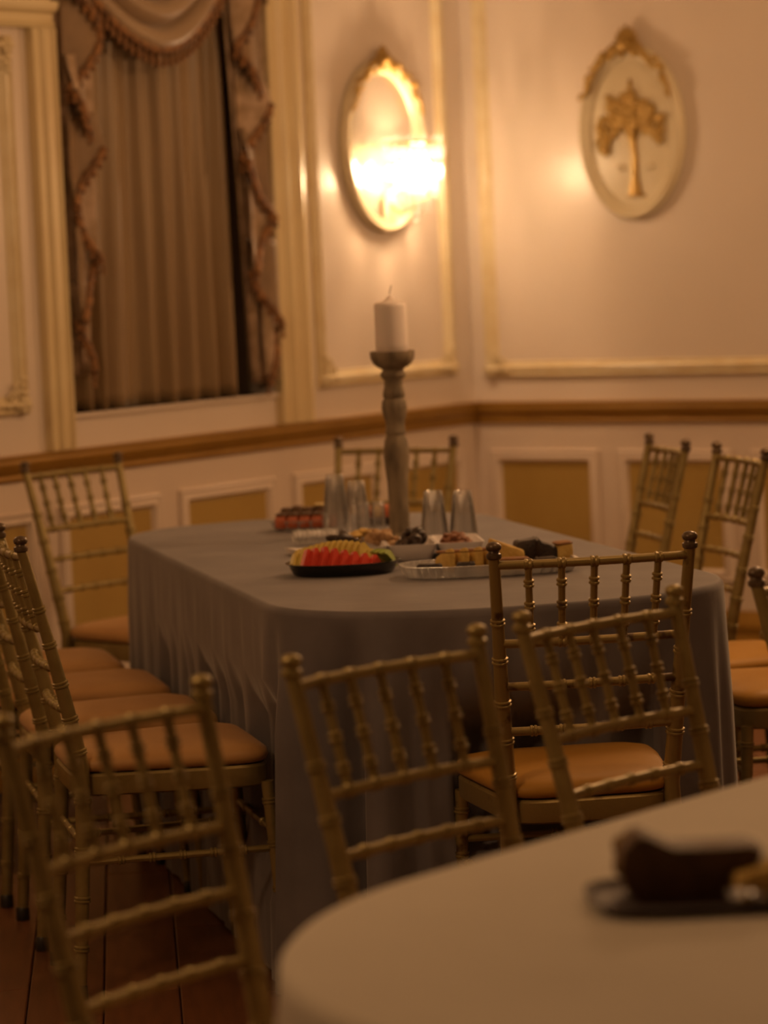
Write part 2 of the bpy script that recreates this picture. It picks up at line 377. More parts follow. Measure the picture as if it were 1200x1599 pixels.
# swag valance
sw = empty('swag_valance', WL.P(1.65, 2.05, .03), WL.rz)
NS = 5
def swag_curve(v, u):
    # v 0 bottom hem .. 1 top ; u 0..1 left-right
    half = .43 - .12*v; zc = 2.068 + .40*v; zt = 2.37 + .35*v
    x = 2*u-1
    z = zc + (zt-zc)*(abs(x)**1.9)
    t = 1.735 - half*x
    fold = math.sin(v*NS*2*PI)
    d = .030 + .035*(1-abs(x)**2) + .024*fold*(1-.5*abs(x)) - .02*v
    return (t, z - .010*math.cos(v*NS*2*PI), d)
mb = MB(); mb.grid(lambda u, v: WL.l(*swag_curve(v, u)), 60, 70)
solidify(wl_build(mb, 'swag', 'swag_cloth', sw, 1.65, 2.05, .03, angle=180), .002)
hem = [swag_curve(0, k/80) for k in range(81)]
mb = MB(); mb.tube([WL.l(t, z, d+.004) for t, z, d in hem], [.010+.003*math.sin(k*2.1) for k in range(81)], 8); wl_build(mb, 'fringe_braid', 'fringe', sw, 1.65, 2.05, .03)
tas = MB(); tas.lathe([(.002,0),(.0055,-.006),(.007,-.012),(.0045,-.017),(.007,-.026),(.0085,-.040),(.006,-.044)], 8); tme = tas.mesh('tassel', 'fringe')
acc = 0; last = None
for t, z, d in [swag_curve(0, k/600) for k in range(601)]:
    P = Vector((t, z, d))
    if last is None or (P-last).length > .030:
        last = P
        if z < 2.34: mobj('tassel', tme, sw, loc=wl_local(1.65, 2.05, .03, WL.l(t, z-.006, d+.004)))
tag(sw, 'draped swag valance with fringed lower edge across the window top', 'valance')

# side jabots: cascades that zigzag down, fringe along the hem
def jabot(name, outer, inner_top, inner_bot, zbot, nz, label, d0):
    j = empty(name, WL.P(outer, zbot, d0), WL.rz)
    zt = 2.75
    def inner(z):
        f = (z-zbot)/(2.35-zbot); f = max(0, min(1.15, f)); return inner_bot + (inner_top-inner_bot)*f
    def sheet(u, v):
        z = zbot + (zt-zbot)*v
        t = outer + (inner(z)-outer)*u
        return WL.l(t, z, d0 - .012 + .013*math.sin(u*3.2*2*PI+v*2))
    mb = MB(); mb.grid(sheet, 50, 40); solidify(wl_build(mb, 'pleated_sheet', 'jabot_cloth', j, outer, zbot, d0, angle=180), .002)
    # zigzag tiers
    zs = [zbot + (2.42-zbot)*k/nz for k in range(nz+1)]
    path = []
    for k in range(nz+1):
        z = zs[k]; fr = (.16 if k % 2 else .98) if k else .75
        path.append((outer + (inner(z)-outer)*fr, z))
    for k in range(nz):
        (ta, za), (tb, zb) = path[k], path[k+1]
        edge = outer + (inner((za+zb)/2)-outer)*(1.0 if k % 2 else .06)
        def flap(u, v, ta=ta, za=za, tb=tb, zb=zb, k=k):
            # triangular flap hanging above its slanted hem
            ht, hz = ta+(tb-ta)*u, za+(zb-za)*u
            top = zb + .10
            z = hz + (top-hz)*v
            return WL.l(ht + .006*math.sin(v*5+u*4), z, d0 + .012 + .014*math.sin(u*PI*1.5+k) + .016*(1-v))
        mb = MB(); mb.grid(flap, 16, 10); solidify(wl_build(mb, 'flap', 'jabot_lining' if k % 2 else 'jabot_cloth', j, outer, zbot, d0, angle=180), .002)
        n = 14; hp = []
        for i in range(n+1):
            u = i/n; hp.append((ta+(tb-ta)*u, za+(zb-za)*u, d0 + .032 + .014*math.sin(u*PI*1.5+k)))
        mb = MB(); mb.tube([WL.l(t, z-.004, d) for t, z, d in hp], [.009+.004*((i*37) % 3)/2 for i in range(n+1)], 7)
        for (t, z, d) in hp[::2]:
            mb.lathe([(.002,0),(.006,-.008),(.004,-.013),(.0075,-.026),(.005,-.030)], 6, WL.l(t, z-.008, d))
        wl_build(mb, 'fringe', 'fringe', j, outer, zbot, d0)
    tag(j, label, 'curtain', 'cascading window jabots')
jabot('jabot', 2.160, 1.955, 2.075, 1.13, 8, 'fringed cascading jabot at the far-left edge of the window, beside the cream casing', .016)
jabot('jabot', 1.155, 1.36, 1.285, 1.06, 8, 'fringed cascading jabot on the window side nearest the glowing sconce', .016)

# ------------------------------------------------------------------ oval plaques and sconce
def oval_rings(a, b, prof, n=72):
    return [[((a-i)*math.cos(2*PI*k/n), -d, (b-i)*math.sin(2*PI*k/n)) for k in range(n)] for i, d in prof]
def oval_piece(W, name, t, z, a, b, crown_h, face_mat, face_name):
    e = wall_at(W, name, t, z, .0)
    mb = MB(); mb.loft(oval_rings(a, b, [(0,.004),(-.002,.018),(.002,.030),(.010,.036),(.018,.032),(.024,.024),(.030,.027),(.038,.024),(.044,.016),(.046,.012)]), cap=False); mb.build('frame', 'plaque', e, angle=30)
    mb = MB(); mb.loft(oval_rings(a, b, [(.030,.002),(.030,.013),(.044,.0145)])); mb.build(face_name, face_mat, e, angle=30)
    # leafy gilt garland over the top
    mb = MB(); rnd = random.Random(5)
    for k in range(46):
        s_ = -1 if k % 2 else 1; f = (k//2)/22; ang = PI/2 + s_*f*1.12
        r = rnd.uniform(-.014, .016)*(1-f*.3)
        ca_, sa_ = math.cos(ang), math.sin(ang)
        mb.ball(((a-.014+r)*ca_, -.036-rnd.uniform(0,.012), (b-.014+r)*sa_), rnd.uniform(.010,.017)*(1.1-f*.4), 7, 5, (1.5,.6,.8), Matrix.Rotation(-ang+PI/2+rnd.uniform(-.8,.8), 3, 'Y'))
    mb.build('garland', 'gilt', e)
    mb = MB()
    for k in range(9):
        an = PI/2 + (k-4)*.33
        L = crown_h*(1.0 - .09*abs(k-4))
        c = (0.55*L*math.cos(an)*1.0, -.03, b - .012 + .55*L*math.sin(an))
        mb.ball(c, L*.48, 8, 6, (.30,.28,1.), Matrix.Rotation(PI/2-an, 3, 'Y'))
    mb.ball((0,-.042,b), .020, 10, 6); mb.ball((-.045,-.036,b-.008), .014, 8, 5); mb.ball((.045,-.036,b-.008), .014, 8, 5)
    mb.build('crown_ornament', 'gilt', e)
    return e
pR = oval_piece(WR, 'oval_plaque', .682, 1.797, .198, .282, .075, 'plaque', 'plaque_face')
tag(pR, 'oval cream wall plaque with a raised gilt tree and leafy gilt crown', 'wall plaque')
# the gilt tree in relief
mb = MB()
mb.tube([(.012,-.016,-.205),(.010,-.017,-.15),(.012,-.018,-.08),(.004,-.018,-.02),(-.004,-.018,.03)], [.026,.014,.011,.012,.008], 8, flat=.6)
for s_, L in ((-1,.11),(1,.10)):
    mb.tube([(.006,-.018,-.035),(.03*s_,-.019,.02),(s_*L*.8,-.019,.045),(s_*L,-.018,.03)], [.010,.008,.006,.004], 7, flat=.6)
    mb.tube([(.004,-.018,-.01),(.02*s_,-.019,.06),(s_*.05,-.019,.095)], [.008,.006,.004], 7, flat=.6)
for k in range(5): mb.tube([(.012,-.016,-.19),(.012+.018*(k-2),-.016,-.212)], [.008,.004], 6, flat=.5)
mb.build('tree_trunk', 'gilt', pR)
mb = MB(); rnd = random.Random(8)
lobes = [(0,.075,.050,34),(-.045,.060,.042,26),(.048,.055,.042,26),(-.088,.020,.038,24),(.090,.022,.036,24),(-.112,-.025,.026,16),(.108,-.012,.024,14),(-.100,-.062,.014,6),(0,.115,.026,10),(-.03,.02,.035,16),(.035,.02,.032,16),(-.065,.045,.03,12),(.07,.045,.03,12),(.072,.085,.022,8),(-.070,.092,.022,8)]
for (lx_, lz_, lr_, ln_) in lobes:
    for k in range(ln_):
        an = rnd.uniform(0, 2*PI); rr = math.sqrt(rnd.uniform(0,1))*lr_
        mb.ball((lx_+rr*math.cos(an), -.018-rnd.uniform(0,.006), lz_+rr*math.sin(an)), rnd.uniform(.009,.014), 6, 4, (1.3,.5,.8), Matrix.Rotation(rnd.uniform(0,3), 3, 'Y'))
mb.ball((0,-.018,.15), .012, 7, 5, (.7,.5,1.8))
mb.build('tree_foliage', 'gilt', pR)
mb = MB()
for x in (-.052,-.036,.052,.07): mb.ball((x,-.017,-.115), .011, 7, 5, (1.3,.5,.8))
mb.build('small_birds', 'plaque', pR)

pL = oval_piece(WL, 'oval_mirror', .515, 1.785, .235, .278, .060, 'mirror_glass', 'mirror_plate')
tag(pL, 'oval mirror in a cream and gilt leafy frame behind the lit sconce', 'mirror')
# crystal sconce in front of the mirror: a basket of prisms around three bulbs
sx, sz = .50, 1.60
sn = wall_at(WL, 'crystal_sconce', sx, sz, .0)
mb = MB(); mb.loft([[(.045*math.cos(2*PI*k/24), -d, .06*math.sin(2*PI*k/24)-.02) for k in range(24)] for d in (.016,.030)]); mb.build('backplate', 'plaque', sn)
SD = .125
def drop_mesh(L, r):
    c = MB(); c.lathe([(.0005,0),(r*.75,-.18*L),(r,-.45*L),(r*.7,-.8*L),(.0006,-L)], 6); return c.mesh('crystal_drop', 'crystal', smooth=False)
dm = [drop_mesh(.062, .0090), drop_mesh(.058, .0088), drop_mesh(.052, .0085)]
bead = MB(); bead.ball((0,0,0), .0085, 8, 5); bme = bead.mesh('crystal_bead', 'crystal')
tiers = [(.100,.190,24,0),(.092,.128,22,1),(.074,.072,18,1),(.050,.024,12,2)]
for ti, (rr, zz, n, di) in enumerate(tiers):
    mb = MB(); mb.tube([(rr*math.cos(2*PI*k/32), -SD+rr*.85*math.sin(2*PI*k/32), zz) for k in range(33)], .0035, 6, cap=False); ring_ = mb.build('ring', 'brass', sn)
    for i in range(n):
        an = 2*PI*(i+.5*(ti%2))/n; mobj('crystal_drop', dm[di], ring_, loc=(rr*math.cos(an), -SD+rr*.85*math.sin(an), zz-.004))
        if ti == 0 and i % 2 == 0: mobj('crystal_bead', bme, ring_, loc=(rr*math.cos(an), -SD+rr*.85*math.sin(an), zz+.011))
mb = MB(); mb.tube([(0,-.02,.0),(0,-.06,-.035),(0,-SD,-.02),(0,-SD,.05)], [.007,.007,.007,.007], 8); mb.build('arm', 'brass', sn)
arms = [(-.052,SD),(0,SD+.045),(.052,SD)]
for k, (ax, dd) in enumerate(arms):
    mb = MB(); mb.tube([(0,-SD,.0),(ax*.6,-SD-(dd-SD)*.6,.010),(ax,-dd,.010),(ax,-dd,.020)], [.005]*4, 8); arm = mb.build('arm', 'brass', sn)
    mb = MB(); mb.lathe([(.009,.015),(.010,.017),(.010,.050),(.006,.052)], 14, (ax,-dd,0)); mb.build('candle_sleeve', 'candle_sleeve', arm)
    mb = MB(); mb.lathe([(.005,.050),(.010,.057),(.0165,.072),(.0180,.088),(.015,.106),(.008,.124),(.0012,.138)], 16, (ax,-dd,0)); mb.build('bulb', 'bulb_glow', arm)
mb = MB(); mb.ball((0,-SD,-.045), .018, 10, 7); mb.build('crystal_ball', 'crystal', sn)
tag(sn, 'lit crystal wall sconce glowing in front of the oval mirror', 'wall lamp')
for (ax, dd) in arms:
    P = WL.P(sx, sz+.085, dd) + Vector((math.cos(WL.rz), math.sin(WL.rz), 0))*ax
    lamp('sconce_bulb_light', P, 18, .025, (1., .60, .31))

# ------------------------------------------------------------------ chairs
def stations(L, r0, r1, knots, amp=.0028, wd=.0055, nbase=8, prof=None):
    st = [(k/nbase) for k in range(nbase+1)]; out = []
    base = prof or (lambda s: r0+(r1-r0)*s)
    h = wd/L
    for s in st:
        if all(abs(s-k) > h*1.3 for k in knots): out.append((s, base(s)))
    for k in knots:
        for ds, a in ((-1.15,0),(-.9,1),(-.35,1),(0,.15),(.35,1),(.9,1),(1.15,0)):
            s = k+ds*h
            if 0 <= s <= 1: out.append((s, base(s)+a*amp))
    out.sort(); return out
def rod(curve, L, r0, r1, knots, n=10, **kw):
    st = stations(L, r0, r1, knots, **kw)
    return MB().tube([curve(s) for s, _ in st], [r for _, r in st], n)
SEAT_Z = .445
def post_xy(z):
    if z >= .45:
        f = (z-.45)/.47; return -.100*f**1.12 - .006*f, .151 + .028*f
    f = (.45-z)/.45; return -.028*f**1.3, .151+.017*f
RAILZ = [.882,.737,.657,.573]
def build_chair(gold):
    r = empty('chiavari_chair')
    for s in (-1, 1):
        cur = lambda q_, s=s: (post_xy(q_*.897)[0], s*post_xy(q_*.897)[1], .012+q_*.885)
        p = rod(cur, .9, .0135, .0108, [.10,.21,.32,.43,.54,.615,.695,.785,.865], amp=.0028, nbase=14, prof=lambda q_: .0125+.003*math.sin(min(1,q_*1.15)*PI)-.0022*max(0,q_-.6)/.4).build('post', gold, r)
        x, y = post_xy(.9)
        mb = MB(); mb.lathe([(.0105,-.006),(.0135,-.004),(.0142,0),(.0135,.004),(.0105,.006),(.0098,.009),(.0125,.011),(.0142,.015),(.0138,.019),(.010,.0235),(.004,.0255),(.0005,.026)], 14, (x, s*y, .899)); mb.build('finial', 'finial_dark', p)
        x, y = post_xy(.0); mb = MB(); mb.lathe([(.0145,0),(.0155,.003),(.0150,.026),(.0128,.030)], 12, (x, s*y, 0)); mb.build('foot', 'foot_cap', p)
        # front leg
        cur = lambda q_, s=s: (.365+.022*(1-q_), s*(.178+.012*(1-q_)), .012+q_*.395)
        p = rod(cur, .395, .0095, .0135, [.22,.45,.68,.90], amp=.0024, nbase=8).build('front_leg', gold, r)
        mb = MB(); mb.lathe([(.0115,0),(.0125,.003),(.0120,.026),(.0098,.030)], 12, (.387, s*.19, 0)); mb.build('foot', 'foot_cap', p)
    for k, z in enumerate(RAILZ):
        x, y = post_xy(z); sag = .020 - .003*k
        cur = lambda q_, x=x, y=y, z=z, sag=sag: (x - sag*4*q_*(1-q_), -y + 2*y*q_, z)
        kn = [i/6 for i in range(1,6)]
        rod(cur, 2*y, .0078, .0078, kn, amp=.0022, wd=.007 if k < 2 else .006, nbase=12).build('back_rail', gold, r)
    for i in range(1, 6):
        f = i/6
        def pt(z, k):
            x, y = post_xy(z); sg = .020-.003*k; return Vector((x - sg*4*f*(1-f), -y+2*y*f, z))
        a, b = pt(RAILZ[1], 1), pt(RAILZ[0], 0)
        rod(lambda q_: tuple(a.lerp(b, q_)), .145, .0066, .0066, [.20,.48,.76], amp=.0032, nbase=6, n=8, wd=.0065).build('spindle', gold, r)
    # seat frame and cushion
    def outline(inset, z, n=48):
        pts = []
        for k in range(n):
            a = 2*PI*k/n; c_, s_ = math.cos(a), math.sin(a); e_ = .32
            X = math.copysign(abs(c_)**e_, c_); Y = math.copysign(abs(s_)**e_, s_)
            hw = .176 + .026*X
            pts.append((.178 + X*(.198-inset), Y*(hw-inset), z))
        return pts
    mb = MB(); mb.loft([outline(.008,.398), outline(.002,.402), outline(0,.412), outline(0,.438), outline(.004,.443), outline(.03,.444)]); mb.build('seat_frame', gold, r, angle=35)
    mb = MB(); mb.loft([outline(.010,.4445), outline(.0,.449), outline(-.004,.458), outline(-.001,.468), outline(.012,.478), outline(.04,.485), outline(.09,.489), outline(.15,.490)]); mb.build('cushion', 'cushion_peach', r, angle=70)
    # stretchers
    def seg(a, b, kn): 
        a, b = Vector(a), Vector(b); rod(lambda q_: tuple(a.lerp(b, q_)), (b-a).length, .0072, .0072, kn, amp=.0026, wd=.006, nbase=6, n=8).build('stretcher', gold, r)
    for s in (-1, 1):
        seg((post_xy(.27)[0], s*post_xy(.27)[1], .27), (.372, s*.182, .272), [.2,.36,.52,.68,.84])
    seg((.370,-.181,.31), (.370,.181,.31), [.25,.5,.75]); seg((post_xy(.31)[0],-post_xy(.31)[1],.31), (post_xy(.31)[0],post_xy(.31)[1],.31), [.25,.5,.75])
    return r
proto = build_chair('chair_gold')
proto_worn = None
CH = [  # x, y, yaw, cushion, gold, label
 (.353,5.792,97.9,'cushion_gold','chair_gold_worn','worn gold chair with amber seat, in sharp focus at the grey table end'),
 (-.268,3.815,-37.8,'cushion_peach','chair_gold','blurred gold chair at bottom left corner, nearest the viewer'),
 (.067,4.240,-45,'cushion_peach','chair_gold','blurred gold chair at the pale table, middle of the three along its far edge'),
 (.385,4.635,-43,'cushion_peach','chair_gold','blurred gold chair at the pale table overlapping the sharp amber-seated chair'),
 (.775,5.105,-42,'cushion_peach','chair_gold','chair of which only one dark-tipped post shows at the right picture edge'),
 (-.651,6.427,13.3,'cushion_peach','chair_gold','gold chair seen side-on, nearest on the left side of the grey table'),
 (-.775,6.905,13.3,'cushion_peach','chair_gold','gold chair, second from the viewer on the left side of the grey table'),
 (-.905,7.382,13.3,'cushion_peach','chair_gold','gold chair, third from the viewer on the left side of the grey table'),
 (-1.045,7.84,13.3,'cushion_peach','chair_gold','gold chair, fourth on the left side, only its seat edge showing'),
 (-.768,8.709,-40,'cushion_peach','chair_gold','gold chair facing forward at the far left corner of the grey table'),
 (0.00,8.984,-114,'cushion_peach','chair_gold','gold chair behind the candle holder at the far end of the grey table'),
 (.661,8.523,-169.4,'cushion_peach','chair_gold','gold chair farthest back on the right side of the grey table'),
 (.801,8.019,-166.5,'cushion_peach','chair_gold','gold chair with slim turned back, second farthest on the right side'),
 (.935,7.520,-166.5,'cushion_gold','chair_gold','chair on the right side with seat showing just behind the nearest right seat'),
 (1.065,7.035,-166.5,'cushion_gold','chair_gold','nearest chair on the right side, peach seat and dark frame beside the cloth'),
]
CHP = []
for i, (x, y, yaw, cu_, go, lab) in enumerate(CH):
    o = proto if i == 0 else copy_tree(proto)
    o.location = (x, y, 0); o.rotation_euler = (0, 0, math.radians(yaw)); CHP.append((x, y, math.radians(yaw)))
    tag(o, lab, 'chair', 'gold bamboo-style banquet chairs')
    for c in o.children:
        nm = c.name.split('.')[0]
        c.material_slots[0].link = 'OBJECT'; c.material_slots[0].material = MATS[cu_ if nm == 'cushion' else go]
        for g_ in c.children:
            if g_.name.startswith('finial'):
                g_.material_slots[0].link = 'OBJECT'; g_.material_slots[0].material = MATS['chair_gold' if i in (1,2,3) else 'finial_dark']

# ------------------------------------------------------------------ tables and cloths
TZ = .76
def racetrack(hw, v0, v1, endr, n, ex):
    # closed outline in table axes (u across, v along), superelliptic ends
    pts = []
    for k in range(n):
        a = 2*PI*k/n - PI/2
        c_, s_ = math.cos(a), math.sin(a)
        u = hw*math.copysign(abs(c_)**(2/ex), c_)
        e_ = math.copysign(abs(s_)**(2/ex), s_)*endr
        v = (v1-endr+e_) if s_ >= 0 else (v0+endr+e_)
        pts.append((u, v))
    # resample evenly
    P = pts+[pts[0]]; L = [0]
    for i in range(n): L.append(L[-1]+math.dist(P[i], P[i+1]))
    out = []; j = 0; N = 420
    for k in range(N):
        s = L[-1]*k/N
        while L[j+1] < s: j += 1
        f = (s-L[j])/max(1e-9, L[j+1]-L[j]); out.append((P[j][0]+(P[j+1][0]-P[j][0])*f, P[j][1]+(P[j+1][1]-P[j][1])*f))
    return out, L[-1]
def cloth(name, U, V, uc, hw, v0, v1, endr, ex, material, label, cat, seed, amp, chairs, flare=.02):
    ring, L = racetrack(hw, v0, v1, endr, 1200, ex); N = len(ring)
    rnd = random.Random(seed); comps = [(rnd.randint(9,13), rnd.uniform(0,6.3), .35), (rnd.randint(18,23), rnd.uniform(0,6.3), .45), (rnd.randint(33,39), rnd.uniform(0,6.3), .60), (rnd.randint(56,66), rnd.uniform(0,6.3), .38), (rnd.randint(88,98), rnd.uniform(0,6.3), .18)]
    def world(u, v, z): p = U*(uc+u) + V*v; return Vector((p.x, p.y, z))
    rows = []
    zs = [.76,.7595,.757,.752,.744,.73,.70,.66,.61,.56,.51,.46,.41,.36,.31,.26,.21,.16,.11,.06,.025,.006]
    cv = (v0+v1)/2
    # top: concentric rings inward
    for f in (.02,.25,.5,.75,.92,.975):
        rows.append([world(u*f, cv+(v-cv)*f, TZ) for u, v in ring])
    for z in zs:
        h = (TZ-z)/TZ; row = []
        for k in range(N):
            u, v = ring[k]; a, b = ring[(k-1) % N], ring[(k+1) % N]
            tx, ty = b[0]-a[0], b[1]-a[1]; l = math.hypot(tx, ty); nx, ny = ty/l, -tx/l
            th = 2*PI*k/N
            fo = sum(w_*math.sin(c_*th+p_+.5*math.sin(3*th+h*1.1)+ .35*h*math.sin(c_*th*.5)) for c_, p_, w_ in comps)
            fo = fo/1.15; fo = math.copysign(abs(fo)**.85, fo)
            endw = max(0, (abs(v-cv)-((v1-v0)/2-endr*1.1))/(endr*1.1)); endw = .40+.60*min(1, endw)
            g_ = max(0, min(1, (h-.02)/.30))
            off = min(.008, .9*(TZ-z)) - .006*(z > .7595) + flare*h + amp*endw*fo*g_*(.55+.45*h)*((.7 + 2.3*max(0, min(1, (.30-u)/.25))) if v < v0+endr else 1)
            uu, vv = u+nx*off, v+ny*off
            P = world(uu, vv, z)
            for (cx, cy, yw) in chairs:
                fx, fy = math.cos(yw), math.sin(yw); dx, dy = P.x-cx, P.y-cy
                lx, ly = dx*fx+dy*fy, -dx*fy+dy*fx
                lim = .405 + (.050 if v < v0+endr else .022)*fo
                if lx < lim and lx > -.1 and abs(ly) < .27:
                    wy = 1 if abs(ly) < .205 else max(0, 1-(abs(ly)-.205)/.065); wy = wy*wy*(3-2*wy)
                    wz = max(0, min(1, (.60-z)/.09)) * max(.25, min(1, (z-.12)/.25)); wz = wz*wz*(3-2*wz)
                    d_ = (lim-lx)*wy*wz; P.x += fx*d_; P.y += fy*d_
            row.append(P)
        rows.append(row)
    mb = MB(); mb.loft([[tuple(p) for p in r] for r in rows], cap=False)
    n0 = len(rows)*0
    mb.f.append(tuple(range(N)))
    o = mb.build(name, material, angle=180); tag(o, label, cat); return o
def table_under(U, V, uc, hw, v0, v1, endr, ex, label, leg_in=.12):
    c = U*uc + V*(v0+v1)/2; e = empty('banquet_table', (c.x, c.y, 0), math.atan2(U.y, U.x))
    ring, _ = racetrack(hw-.012, v0+.012, v1-.012, endr, 600, ex); ring = ring[::4]; cv = (v0+v1)/2
    mb = MB(); mb.loft([[(u, v-cv, z) for u, v in ring] for z in (.722, .752)]); mb.build('tabletop', 'floor_base', e)
    for su in (-1, 1):
        for sv in (-1, 1):
            x, y = su*(hw-leg_in), sv*((v1-v0)/2-.50)
            mb = MB(); mb.tube([(x, y, .0), (x, y, .722)], .014, 8); mb.build('leg', 'foot_cap', e)
    tag(e, label, 'table')
V1 = Vector((-.2323, .9726, 0)); U1 = Vector((.9726, .2323, 0))
# offset: centre of the table in u
uc1 = 1.7055 - .0
A_ch = [CHP[0]] + CHP[5:15]
table_under(U1, V1, uc1, .46, 5.885, 8.25, .36, 2.3, 'long round-ended banquet table hidden under the grey velvet cloth', .30)
cl1 = cloth('tablecloth', U1, V1, uc1, .464, 5.882, 8.25, .36, 2.25, 'velvet', 'grey velvet cloth on the table with the candle and fruit', 'tablecloth', 4, .026, A_ch, .010)
V2 = Vector((.629, .777, 0)).normalized(); U2 = Vector((V2.y, -V2.x, 0))
table_under(U2, V2, -1.585, .59, 2.13, 4.60, .59, 2.0, 'round-ended banquet table hidden under the pale cloth in the foreground', .30)
cl2 = cloth('tablecloth', U2, V2, -1.585, .594, 2.126, 4.60, .594, 2.0, 'linen', 'pale beige cloth on the foreground table', 'tablecloth', 9, .014, CHP[1:5], .015)

# ------------------------------------------------------------------ candle holder and candle
hx, hy = .036, 7.71
def zy(Y): return (838-(430+Y/3.72))*.00153
prof = [(.0300,0),(.0300,.006),(.0262,.010),(.0257,zy(1500)),(.0243,zy(1470)),(.0252,zy(1440)),(.0243,zy(1425)),(.0250,zy(1395)),(.0237,zy(1320)),(.0247,zy(1200)),(.0285,zy(1120)),(.0312,zy(1050)),(.0305,zy(1000)),(.0275,zy(955)),(.0232,zy(928)),(.0222,zy(920)),(.0250,zy(910)),(.0245,zy(900)),(.0225,zy(870)),(.0232,zy(845)),(.0262,zy(820)),(.0312,zy(765)),(.0290,zy(725)),(.0240,zy(706)),(.0270,zy(694)),(.0255,zy(665)),(.0218,zy(635)),(.0232,zy(622)),(.0215,zy(605)),(.0300,zy(580)),(.0315,zy(566)),(.0260,zy(548)),(.0260,zy(535))]
ho = empty('candle_holder', (hx, hy, TZ))
MB().lathe(prof, 32).build('turned_stem', 'whitewash', ho, angle=60)
MB().lathe([(.026,zy(537)),(.036,zy(525)),(.046,zy(505)),(.0525,zy(475)),(.0540,zy(440)),(.0530,zy(432)),(.0500,zy(432)),(.0485,zy(442)),(.010,zy(444))], 36).build('cup', 'whitewash', ho, angle=60)
tag(ho, 'tall turned wooden candle holder in weathered whitewash on the grey table', 'candle holder')
zc = TZ + zy(442)+.0008
ca_ = empty('pillar_candle', (hx, hy, zc))
MB().lathe([(.037,0),(.0385,.002),(.0392,.02),(.0385,.108),(.0375,.116),(.034,.119),(.026,.121),(.015,.125),(.008,.131),(.003,.136),(.0008,.137)], 36).build('wax', 'candle_wax', ca_, angle=70)
MB().tube([(0,0,.134),(.000,0,.142),(.002,0,.150),(.005,0,.160)], [.0012,.0012,.0011,.0009], 6).build('wick', 'wick', ca_)
tag(ca_, 'thick white pillar candle with a bare wick standing in the wooden holder', 'candle')

# ------------------------------------------------------------------ plastic cups
def cup_mesh(h, rt_, rb):
    mb = MB()   # inverted: rim (wide) down at z=0, base at the top
    mb.lathe([(rb+.0025,.000),(rb+.0032,.0015),(rb+.0025,.003),(rb,.0035),(rb*.75+rt_*.25,h*.25),(rb*.5+rt_*.5,h*.5),(rb*.3+rt_*.7,h*.70),(rb*.3+rt_*.7+.0012,h*.71),(rb*.3+rt_*.7,h*.72),(rb*.2+rt_*.8,h*.80),(rb*.2+rt_*.8+.0012,h*.81),(rb*.2+rt_*.8,h*.82),(rt_+.0006,h*.955),(rt_,h*.965),(rt_-.001,h*.995),(rt_-.003,h),(rt_-.006,h-.004),(.001,h-.005)], 28, cap=False)
    return mb.mesh('plastic_cup', 'plastic_clear', angle=40)
cm = cup_mesh(.098, .0215, .0315); cmr = cup_mesh(.100, .0215, .0335); cms = cup_mesh(.074, .0150, .0165)
def cup_stack(x, y, n, me, dz, lab, grp):
    for k in range(n):
        o = mobj('plastic_cup', me, loc=(x+random.uniform(-.0006,.0006), y+random.uniform(-.0006,.0006), TZ+.0005+k*dz)); tag(o, ('lowest ' if k == 0 else 'topmost ' if k == n-1 else 'middle ') + lab, 'cup', grp)
cup_stack(-.116, 7.775, 8, cm, .0077, 'clear plastic cup in the tallest upside-down stack, left of the candle holder', 'tallest cup stack')
cup_stack(-.066, 7.865, 5, cm, .0075, 'clear plastic cup in the second stack, just left of the candle holder', 'second cup stack')
cup_stack(-.050, 7.775, 2, cms, .006, 'small clear cup in front of the second cup stack', 'small cups left')
cup_stack(-.014, 7.785, 2, cms, .006, 'small clear cup right beside the wooden candle holder', 'small cups by the holder')
cup_stack(.115, 7.425, 5, cmr, .0072, 'clear plastic cup in the upside-down stack directly right of the candle holder', 'cup stack right of holder')
cup_stack(.182, 7.41, 5, cmr, .0068, 'clear plastic cup in the rightmost upside-down stack, above the almonds', 'rightmost cup stack')
# wrapped sleeve and napkin
sl = empty('cutlery_sleeve', (-.165, 7.60, TZ+.020), math.radians(8))
mb = MB(); n = 26; mb.tube([(-.055+.11*k/n, 0, 0) for k in range(n+1)], [.017+.002*math.sin(k*2.3)+.0012*math.sin(k*5.1) if 0 < k < n else .012 for k in range(n+1)], 14, flat=.95); mb.build('plastic_wrap', 'plastic_hazy', sl)
for k in range(4):
    mb = MB(); mb.tube([(-.05,.006*math.cos(k*1.57),.006*math.sin(k*1.57)),(.05,.006*math.cos(k*1.57),.006*math.sin(k*1.57))], .0045, 7); mb.build('wrapped_cutlery', 'paper_white', sl)
tag(sl, 'roll of cutlery wrapped in hazy clear plastic behind the fruit tray', 'cutlery')
mb = MB(); 
for k in range(4): mb.grid(lambda u, v, k=k: (-.055+.11*u, -.04+.08*v, .002+k*.0035+.004*math.sin(u*4+k)*v), 12, 8)
o = mb.build('napkin', 'paper_white', loc=(-.165, 7.36, TZ+.002), rotz=.35); solidify(o, .0012); tag(o, 'folded white paper napkin half under the wrapped cutlery, behind the fruit tray', 'napkin')

